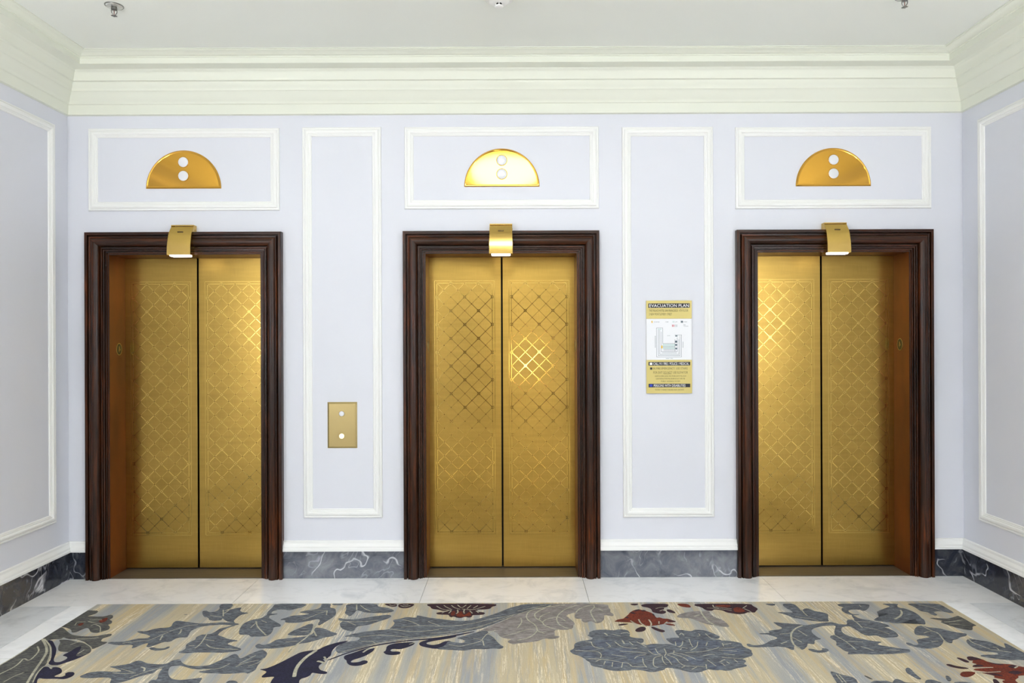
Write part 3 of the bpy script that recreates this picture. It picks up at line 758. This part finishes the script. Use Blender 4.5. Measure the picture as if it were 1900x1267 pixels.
# strip B
motif('g', B, '-310,1005 -200,995 0,965 110,915 180,920 250,955 430,975 560,960 640,910 750,895 770,950 860,990 1020,1000 1180,985 1290,930 1420,880 1530,815 1590,830 1610,870 1640,890 1750,830 1900,770 1960,755 2030,800 2010,850 1960,900 1880,990 1860,1050 1740,1110 1700,1090 1600,1100 1400,1110 1280,1100 1100,1100 990,1080 1250,1040 1050,1045 900,1035 780,990 620,990 575,1040 570,1120 610,1180 720,1205 880,1190 1060,1165 1070,1180 1000,1280 250,1280 320,1195 410,1200 430,1100 500,1020 400,1050 360,1100 200,1130 0,1200 -150,1243 -300,1260 -250,1170 -400,1160 -600,1175 -760,1160 -600,1090 -400,1070 -200,1085 -100,1070 -200,1030',
      ['0,1170 160,1110 360,1050 510,1010', '16:170,1010 230,1030 215,1075', '1040,1050 1250,1040 1350,1030 1480,960', '1600,980 1680,930 1860,840', '1560,1010 1700,950 1900,910', '1740,1000 1900,950 1980,880', '-250,1100 -100,1110 100,1100', '-120,1040 60,1090'])
motif('g', B, '105,490 160,480 230,490 400,440 610,430 640,360 700,325 860,350 1020,372 1200,366 1400,350 1640,375 1550,400 1350,385 1100,405 980,440 900,480 870,540 850,575 740,575 680,590 600,640 500,640 400,680 300,715 240,715 290,650 180,680 60,735 30,730 60,690 0,680 -160,690 -340,660 -260,640 -100,640 0,620 130,590 250,590 320,560 250,530 150,510',
      ['-100,665 0,650 150,630 290,625 480,540 640,470 850,405 1010,390', '390,500 470,495 560,490', '14:450,620 470,580 490,550', '16:720,530 750,510 765,460'])
motif('g', B, '280,740 330,715 420,740 520,735 560,710 605,710 560,745 470,765 370,770')
motif('g', B, '1070,190 1130,180 1180,210 1290,190 1330,150 1320,110 1370,80 1530,80 1510,140 1420,170 1390,190 1550,150 1660,130 1620,175 1650,205 1770,215 1640,240 1560,300 1530,335 1560,370 1450,345 1400,320 1370,290 1350,325 1250,330 1170,320 1160,280 1100,275 1075,240',
      ['1180,255 1260,265 1360,280', '14:1380,270 1380,170', '14:1380,230 1450,190 1530,110'])
motif('g', B, '710,795 780,770 830,740 830,680 900,640 970,610 980,570 1070,530 1110,535 1220,520 1320,450 1400,430 1520,395 1600,385 1400,450 1280,540 1390,570 1440,600 1620,622 1500,640 1430,670 1500,695 1660,745 1600,775 1400,800 1200,795 1000,795 850,805 780,805',
      ['12:960,740 1040,680 1090,610 1140,530', '1100,605 1250,625', '12:1130,680 1180,720 1300,745 1600,755', '870,700 960,700'])
motif('g', B, '1400,1290 1440,1210 1580,1210 1610,1290')
motif('g', B, '790,242 850,236 850,243', name='leaf_motif')
# strip C
motif('g', C_, '240,80 730,80 650,130 560,150 440,180 400,165 300,160 200,190 180,230 290,225 240,240 160,250 150,290 200,320 330,390 320,415 220,420 210,470 180,520 120,555 40,560 -60,560 -110,570 -150,530 -290,540 -290,470 -250,400 -190,350 -70,310 20,300 120,250 130,200 200,140',
      ['14:-40,340 -20,420 60,500 110,550', '-120,440 -60,380 -20,350', '40,330 120,360'])
motif('g', C_, '590,205 700,180 850,165 920,130 920,80 1070,80 1040,140 1130,150 1140,240 1060,300 940,370 890,400 860,380 900,340 890,300 700,340 540,365 380,355 400,320 300,318 420,280 500,255 700,245 760,225 650,215',
      ['640,325 750,285 870,230 1015,185', '14:1005,185 995,250', '740,185 1010,180'])
motif('g', C_, '410,535 500,480 620,430 740,375 805,375 790,440 760,510 700,545 560,550 480,545', ['620,495 740,485'])
motif('g', C_, '815,470 830,430 950,440 1060,490 1170,520 1080,560 960,575 900,600 780,635 700,655 600,665 540,690 400,715 200,740 60,735 -20,740 -60,700 0,665 60,690 180,660 260,605 430,590 600,570 700,560 790,530',
      ['16:430,800 560,680 700,580 790,490 810,420 870,370', '390,645 560,635', '16:800,470 850,560'])
motif('n', C_, '10,1045 100,1035 200,1000 350,930 500,850 620,790 780,765 870,760 960,710 1080,670 1200,640 1330,620 1240,665 1160,690 1100,740 1070,790 1060,840 1020,870 990,900 960,890 940,900 980,930 920,960 885,990 880,1020 910,1060 1000,1080 1010,1100 960,1115 870,1105 780,1090 760,1130 700,1160 620,1180 590,1220 600,1320 140,1320 190,1200 240,1150 150,1155 60,1165 35,1150 130,1080 60,1055',
      ['34:520,1160 540,1060 590,970 700,860 850,765', '26:860,925 910,935 970,955', '20:1000,915 960,860'])
motif('n', C_, '1270,840 1400,800 1550,745 1710,720 1690,770 1600,830 1500,870 1380,905 1350,930 1360,945 1470,940 1540,910 1600,920 1600,950 1520,980 1430,995 1340,985 1295,950 1290,910 1255,890 1250,860', ['20:1530,800 1600,750 1690,728'])
motif('g', C_, '1170,290 1320,315 1500,300 1700,265 1900,240 1960,260 1900,300 1760,340 1620,390 1440,410 1400,480 1350,485 1220,450 1180,370 1250,335 1170,320', ['1170,330 1290,345 1500,350 1760,325', '1290,340 1430,400'])
motif('g', C_, '1275,80 1740,80 1750,125 1900,140 2010,185 1900,215 1700,215 1560,210 1480,180 1440,175 1400,220 1340,270 1300,240 1260,220 1290,160', ['12:1490,100 1560,160 1640,190', '14:1440,180 1440,95'])
motif('g', C_, '1070,80 1250,80 1220,100 1090,100')
# strip D: the long feathered leaf
motif('g', D, '-780,740 -720,690 -600,640 -450,625 -420,600 -400,580 -540,560 -660,565 -540,530 -500,520 -330,490 -100,465 0,465 80,400 100,360 60,320 190,300 270,275 420,290 420,250 470,260 620,290 820,310 960,330 1150,335 1300,310 1480,260 1650,200 1790,140 1900,115 2000,85 2500,85 2200,160 1900,235 1450,420 1300,460 1000,520 700,560 300,600 -200,670 -500,760 -600,790 -740,810',
      ['190,430 450,400 850,420 1200,385 1500,310 1900,235', '11:0,450 200,480 400,495 620,480 800,450', '-150,540 0,550 300,575', '11:210,315 330,340 460,400', '590,340 640,370 760,405', '620,520 900,500 1300,430 1500,370 1850,250', '-700,800 -500,745 -200,665 300,590 800,545 1150,470 1400,420', '-450,580 -200,545 0,550', '-400,640 -250,630 -180,665'])
motif('n', D, '-900,915 -860,895 -600,795 -200,682 300,612 700,582 1000,535 1270,484 1270,494 1000,553 700,600 300,625 -200,698 -600,808 -850,905', name='leaf_motif')
motif('m', E, '-720,560 -450,430 -200,330 0,240 100,80 1330,80 1340,140 1370,170 1360,200 1420,240 1400,265 1270,240 1280,300 1240,350 1160,370 1080,330 1000,360 940,330 950,300 850,300 840,250 860,200 700,250 760,290 850,370 820,395 820,440 720,465 600,460 540,470 550,530 540,550 630,560 580,590 480,600 400,585 300,630 180,645 20,660 -60,680 -160,640 -80,600 -180,590 -260,560 -300,500 -400,470 -600,540',
      ['12:0,240 200,170 450,130 500,100', '0,190 250,140 430,100', '14:700,95 450,130 280,150 160,200 125,270 160,330 250,380 290,440 290,480 400,520', '12:290,480 240,540 150,590 0,620', '290,445 150,460 0,500', '14:480,105 330,180 250,230 260,290 370,350 390,400 540,455 620,460',
       '12:320,320 340,260 480,210', '13:880,100 700,160 600,240 570,310 610,390 720,440 800,460', '12:370,350 420,310 560,280 630,285 710,340', '14:860,210 900,160 1050,105 1130,100 1130,140 1070,190 1090,250 1160,360', '12:1130,140 1200,160 1260,190', '12:0,440 70,350 50,290', '-200,560 -60,520 40,500'])
motif('n', D, '450,670 480,640 600,605 800,590 960,545 1020,560 900,590 700,620 560,650 570,675 660,690 760,670 820,635 890,625 940,640 900,690 800,720 700,745 560,720 480,700')
motif('g', D, '880,630 1050,660 1120,650 1130,620 1080,600 1000,590 1100,560 1300,500 1450,470 1480,520 1520,540 1560,590 1640,680 1710,715 1650,745 1550,735 1400,750 1260,740 1150,770 1000,760 850,755 700,745 800,715 850,680',
      ['890,685 1050,710 1150,690 1360,640 1410,570 1460,520 1580,470', '11:1390,620 1410,700', '1460,520 1550,570 1620,650', '1250,590 1370,610'])
motif('n', D, '-70,790 -30,770 -20,700 100,660 400,640 380,680 300,715 180,750 70,740 30,760 50,785 150,780 190,800 160,825 60,835 -30,825 -60,800', ['12:310,680 400,650'])
q = motif('p', D, '570,80 1590,80 1590,110 1530,120 1500,155 1400,165 1300,165 1320,185 1300,200 1400,205 1430,220 1400,240 1320,245 1240,245 1230,275 1180,285 1130,270 1070,290 1010,285 960,265 930,280 900,265 890,240 800,240 720,235 705,215 760,205 850,200 900,185 800,185 740,165 640,155 620,120 580,110',
      ['12:710,115 790,165 930,180', '12:820,105 850,130 940,170', '12:930,105 970,140 1060,165', '12:1020,100 1080,150 1150,100', '12:1080,160 1250,175 1430,120', '12:1160,155 1220,105', '12:1250,150 1320,110', '14:1000,230 1030,210 1020,170', '14:1120,225 1110,190 1130,160', '12:790,220 850,190 900,180', '12:1240,225 1200,185', '12:1330,215 1290,185', '12:890,225 930,185'])
motif('r', D, '1000,262 1010,225 1050,195 1090,195 1095,235 1130,250 1200,190 1220,235 1215,262 1130,262 1070,282', lift=.0002)
motif('r', D, '920,250 930,200 980,185 990,235 960,258', lift=.0002)
motif('p', D, '-60,85 0,80 130,80 130,120 60,125 0,110', ['10:20,100 60,112 110,100'])
motif('p', D, '145,125 160,80 400,80 350,125 280,145 200,145', ['11:180,110 240,130 330,110', '11:220,98 260,105 300,95'])
# rust flower
motif('r', E, '1420,340 1480,310 1560,300 1580,280 1630,240 1650,210 1710,175 1780,160 1900,190 1960,210 2010,240 2040,290 2090,280 2140,300 2210,300 2300,330 2335,345 2250,355 2180,350 2160,375 2080,390 2010,400 1960,405 1900,405 1850,390 1790,385 1700,355 1560,350 1460,345',
      ['16:1660,330 1730,375 1780,390', '16:1780,310 1810,370 1900,420', '16:1930,315 1970,370 1960,410', '13:2080,380 2080,340', '13:2160,380 2200,345'])
for s_ in ('1700,180 1780,160 1810,172 1740,196', '1810,180 1860,170 1900,190 1830,195', '1645,212 1700,200 1745,235 1680,225', '1580,285 1620,270 1640,290 1600,295', '1980,225 2010,235 2020,265 1985,250', '2200,320 2300,330 2335,345 2250,352'):
    motif('p', E, s_, lift=.0002)
for s_ in ('1470,395 1520,375 1640,375 1590,390 1520,400', '1725,475 1760,440 1830,415 1890,430 1880,470 1830,490 1760,495', '1960,420 2000,420 2080,450 2160,470 2170,490 2120,500 2060,480 1990,450'):
    motif('p', E, s_)
motif('r', E, '2150,375 2250,370 2340,400 2250,400')
motif('p', F, '-250,80 -110,80 -160,105 -220,100')
motif('p', F, '-90,100 0,80 320,80 310,125 250,135 260,160 230,180 285,190 280,215 230,230 150,220 80,200 70,160 20,135 -60,125', ['130,155 200,135 260,140', '190,190 240,170 290,165'])
motif('p', F, '290,165 350,165 420,205 420,220 340,210 300,190')
motif('r', F, '430,80 600,80 660,130 600,135 500,120')
motif('p', F, '690,105 720,80 1530,80 1560,115 1640,155 1600,190 1590,210 1520,205 1480,205 1440,225 1340,235 1260,220 1180,210 1120,180 1070,170 990,160 960,185 880,180 830,150 800,130',
      ['12:970,100 985,140 1060,150', '880,145 980,150 1150,165 1250,185', '1000,125 1250,160', '12:1410,150 1440,130 1470,110', '12:1430,155 1500,185 1540,210'])
motif('r', F, '1270,150 1330,130 1400,150 1460,195 1380,212 1280,200', lift=.0002)
motif('r', F, '1000,100 1250,100 1200,140 1020,125', lift=.0002)
motif('r', F, '840,140 960,130 940,170 880,165', lift=.0002)
motif('m', F, '430,270 500,225 640,195 780,185 800,200 860,185 920,190 930,230 1000,280 1120,320 1190,380 1220,425 1100,415 980,390 900,385 740,330 650,290 500,290', ['18:790,190 830,260 900,340 1020,410', '12:690,270 780,245', '860,290 990,320'])
# big slate rosette
motif('g', E, '760,770 840,740 830,670 920,630 1050,615 1110,600 1100,575 1020,545 1060,530 1050,500 1140,465 1300,460 1420,475 1480,455 1620,465 1660,520 1640,560 1700,580 1850,590 1860,640 1800,670 1900,690 1920,680 2050,665 2150,680 2220,670 2300,690 2330,700 2330,690 2260,660 2200,620 2180,590 2300,580 2390,580 2340,530 2310,470 2420,465 2550,490 2600,460 2750,470 2860,510 2980,560 2960,590 2900,600 2980,610 3000,625 3080,620 3290,655 3310,710 3440,760 3440,790 3460,820 3440,850 3290,890 3350,910 3360,930 3320,960 3375,985 3360,1005 3200,1030 3140,1060 3050,1065 2990,1050 2920,1060 2800,1040 2780,1050 2700,1080 2600,1095 2470,1070 2370,1040 2240,1020 2180,1020 2160,1050 2030,1080 1950,1085 1900,1070 1780,1050 1690,1045 1640,1060 1430,1070 1280,1040 1240,1020 1080,990 1070,940 1010,910 1000,890 900,840 820,820',
      ['1080,640 1110,710 1200,740 1270,735', '1300,650 1380,715 1330,715', '11:1430,640 1530,720 1700,740 1760,735', '1640,640 1700,690', '16:1540,620 1570,670', '1750,640 1900,720', '850,770 1000,775 1180,780 1240,830 1220,880', '1380,830 1600,860', '1500,780 1700,790 1900,810',
       '1040,890 1300,900 1550,950 1640,960 1690,1015 1900,1000', '1290,930 1270,980', '1400,940 1390,1010', '1550,940 1530,1020', '1890,830 1760,850 1720,890', '1840,880 1850,960 1900,1020', '16:1280,515 1330,550', '1400,530 1520,560', '1520,520 1600,500 1660,530', '1000,640 1100,650', '1150,930 1230,900'] +
      [' '.join('%g,%g' % (float(a.split(',')[0]) + 1900, float(a.split(',')[1])) for a in s_.split()) for s_ in
       ('20,770 100,830 230,840', '125,740 160,810 210,830', '255,740 290,810 260,850', '400,770 400,810 300,825', '420,640 430,700', '530,630 520,690 470,720', '750,640 740,710 700,740 640,770', '890,650 870,700', '230,850 230,910 270,970 300,980',
        '260,860 330,920 370,980', '210,850 110,870 95,930 100,1000 170,1020', '380,820 540,870 610,920', '400,800 560,830 680,880 720,900', '300,835 430,880 480,950 560,1000 700,1000 880,1010', '560,1000 510,1025', '660,1050 740,1010', '870,970 880,1040',
        '820,850 950,820 1000,830', '560,800 800,790 900,770 1020,740 1060,720', '1110,660 1130,710', '1120,680 1240,670', '1060,740 1300,725', '1050,760 1330,780', '1130,820 1300,835', '1100,870 1200,880 1420,890', '1070,940 1150,900', '1280,900 1340,945',
        '1170,930 1220,965', '880,900 1020,1000', '1090,950 1160,1000', '490,760 510,740', '480,540 510,510 550,550', '620,600 650,680 680,720', '860,520 950,600 1060,610', '450,710 600,740', '760,520 790,550 740,560')], name='rosette_motif')
for s_ in ("1110,620 1300,610 1420,640 1330,700 1280,740 1150,700", "1240,790 1400,730 1640,725 1760,745 1640,790 1700,850 1500,870 1240,850", "1290,920 1540,910 1640,970 1560,1000 1400,1010 1280,980",
           "1600,830 1850,820 1880,900 1760,960 1640,930", "1900,700 2010,675 2030,740 2120,820 2000,820", "2250,600 2420,600 2430,690 2330,700", "2540,620 2760,610 2790,690 2700,740 2560,720",
           "2800,620 2980,640 2990,720 2900,740 2790,710", "2180,850 2330,890 2380,950 2280,950 2180,890", "2480,850 2720,880 2760,960 2640,990 2480,930", "2790,960 2960,960 3060,1010 2980,1050 2800,1030",
           "3010,740 3200,720 3330,760 3340,820 3150,830 3010,790", "840,770 960,720 1100,700 1160,760 1000,770", "870,800 1100,790 1180,850 1100,880 950,850"):
    motif('b', E, s_, lift=.0002, name='petal_patch')
# strip G
motif('g', G, '165,80 340,80 420,150 450,190 480,160 540,145 640,190 780,210 850,240 840,300 860,345 700,340 560,325 420,300 330,290 250,250 150,220 90,205 230,205 330,215 310,185 200,130', ['360,270 450,285 600,300 700,335', '13:450,160 490,220 540,260'])
motif('g', G, '30,350 200,365 450,385 500,400 600,385 800,355 900,350 1000,380 1130,390 1110,330 1150,310 1240,320 1190,260 1190,235 1300,300 1450,320 1700,380 1760,420 1650,425 1750,450 1830,490 1885,550 1850,570 1740,575 1650,580 1540,540 1450,555 1350,530 1250,460 1160,405 1050,420 1030,460 1060,510 1150,560 1300,590 1500,630 1650,640 1560,670 1600,690 1800,720 1900,740 2040,750 2060,790 1900,810 1700,820 1500,825 1330,815 1120,825 1150,790 1080,770 1000,710 960,690 970,640 930,610 870,580 880,550 950,540 930,500 950,430 960,400 800,400 660,430 600,460 600,500 650,545 700,580 750,600 640,610 650,680 540,660 540,700 500,740 460,760 380,700 340,700 345,760 300,755 230,720 100,705 0,715 -200,720 -330,710 -360,675 -330,665 -250,695 -100,680 0,620 60,610 110,580 0,545 -60,530 -170,525 -160,515 0,510 -40,490 0,470 130,460 180,435 100,400 60,370',
      ['18:470,400 370,440 300,510 300,600 340,690 430,740', '12:400,470 535,555', '12:310,570 460,650', '130,530 290,515', '12:150,670 240,640', '12:930,540 1080,620 1160,680 1260,760', '1090,635 1360,645', '12:1320,710 1520,770', '12:1190,310 1270,360 1350,440', '1260,345 1460,350', '1350,420 1550,460 1750,530', '1700,760 1900,770'])
motif('g', G, '540,745 600,740 700,770 760,760 750,730 830,740 860,770 800,795 700,800 600,780')
motif('g', G, '970,80 1450,80 1450,130 1380,190 1300,165 1180,165 1130,185 1200,235 1320,240 1240,250 1130,235 1050,190 1035,150 1080,130 1000,115', ['1300,100 1330,130'])
motif('g', G, '-90,80 70,80 60,108 -20,105')
motif('g', G, '870,1075 920,1080 1060,1130 1180,1150 1260,1190 1300,1300 1010,1300 920,1160', ['960,1120 1060,1243', '1000,1120 1110,1243'])
motif('d', G, '1360,1130 1430,1150 1510,1195 1450,1185')
motif('g', G, '1440,1330 1460,1243 1520,1210 1620,1215 1700,1210 1800,1243 1900,1330')
# strip H
motif('g', H_, '-200,80 -120,100 -60,120 -120,140 -260,195 -260,210 -90,225 -120,250 -220,265 -320,320 -260,335 -100,350 50,370 160,350 230,310 300,310 360,370 460,390 440,320 390,290 360,250 280,200 200,170 150,150 60,140 30,110 60,80', ['20:0,310 80,270 110,220 90,175'])
motif('g', H_, '180,78 640,78 740,130 890,220 800,215 700,190 620,190 560,200 640,250 560,250 480,200 380,190 300,130 220,100', ['350,100 500,120 700,190', '12:440,210 520,240 640,270'])
motif('d', H_, '500,290 600,290 760,300 820,290 890,270 940,255 1160,380 1210,400 1140,410 1150,470 1030,460 900,430 800,400 660,345 720,335 600,310', ['720,350 850,345 1000,320', '800,380 960,385'])
motif('g', H_, '280,470 330,410 400,400 500,430 650,440 800,480 960,510 1060,520 1060,550 960,570 920,600 850,610 850,660 780,650 720,600 710,660 660,710 560,735 430,740 330,720 200,690 155,655 200,650 300,690 350,680 340,640 320,610 390,595 540,570 420,545 300,540',
      ['14:370,390 540,480 650,520 700,590 770,670', '11:430,515 480,490 560,485 630,510', '540,645 640,630'])
motif('g', H_, '1050,640 1060,610 1100,590 1250,620 1400,640 1540,700 1640,740 1600,660 1640,665 1895,800 2100,900 2100,960 1895,900 1700,910 1500,890 1240,850 1300,830 1520,830 1520,800 1400,790 1250,770 1120,710',
      ['12:1080,600 1150,660 1300,710 1420,760 1540,770 1720,800', '12:1440,715 1510,735 1530,765'])
motif('r', H_, '1050,865 1120,850 1300,900 1350,930 1480,960 1620,965 1740,975 1830,1000 1895,1010 2100,1040 2150,1150 1895,1130 1800,1140 1830,1160 1760,1200 1830,1260 1900,1330 1700,1300 1560,1215 1650,1200 1450,1165 1480,1140 1300,1100 1280,1090 1400,1085 1180,1060 1150,1040 1280,1030 1420,1020 1140,1010 1150,985 1220,970 1130,945 1160,915 1090,915',
      ['12:1150,1020 1450,1020', '12:1190,1095 1420,1090 1560,1080', '13:1760,1030 1810,1000'])
for s_ in ('1050,865 1120,850 1300,900 1200,905 1090,915', '1350,930 1480,960 1640,975 1500,985', '1140,1010 1150,985 1260,975 1330,1000', '1650,1000 1740,978 1830,1005 1760,1030 1700,1020', '1640,1090 1760,1060 1890,1090 1800,1130', '1300,1098 1500,1110 1620,1150 1480,1135'):
    motif('p', H_, s_, lift=.0002)
for s_ in ('900,870 960,875 1060,910 1105,940 1050,945 960,905', '750,970 800,965 900,995 1000,1010 1110,1030 1000,1040 860,1015 790,995', '1430,1185 1500,1190 1580,1290 1480,1290'):
    motif('p', H_, s_)
motif('r', H_, '955,1120 990,1080 1100,1075 1200,1090 1140,1140 1060,1160 990,1150')
motif('g', H_, '155,1040 190,1015 240,1040 290,1100 350,1150 400,1190 340,1190 250,1140 170,1090')
motif('g', H_, '740,1140 790,1140 840,1190 820,1220 770,1210')
motif('g', H_, '-60,1290 0,1180 90,1200 160,1243 400,1243 300,1330 0,1330')
motif('g', H_, '440,1300 450,1200 560,1195 700,1243 800,1330')
motif('g', H_, '860,1290 870,1230 1000,1225 1150,1243 1200,1300')
# the pattern goes on towards and behind the camera
for k, (dx, dy) in enumerate(((.0, -1.03), (0, -2.06))):
    for o in list(MOT):
        c = o.copy(); COL.objects.link(c); c.parent = carpet; c.matrix_parent_inverse = Matrix.Translation(Vector((dx, dy, 0)) - Vector(carpet.location))
        for ch in o.children:
            e_ = ch.copy(); COL.objects.link(e_); e_.parent = c
    if k == 0 and len(MOT) * 3 > 290: break
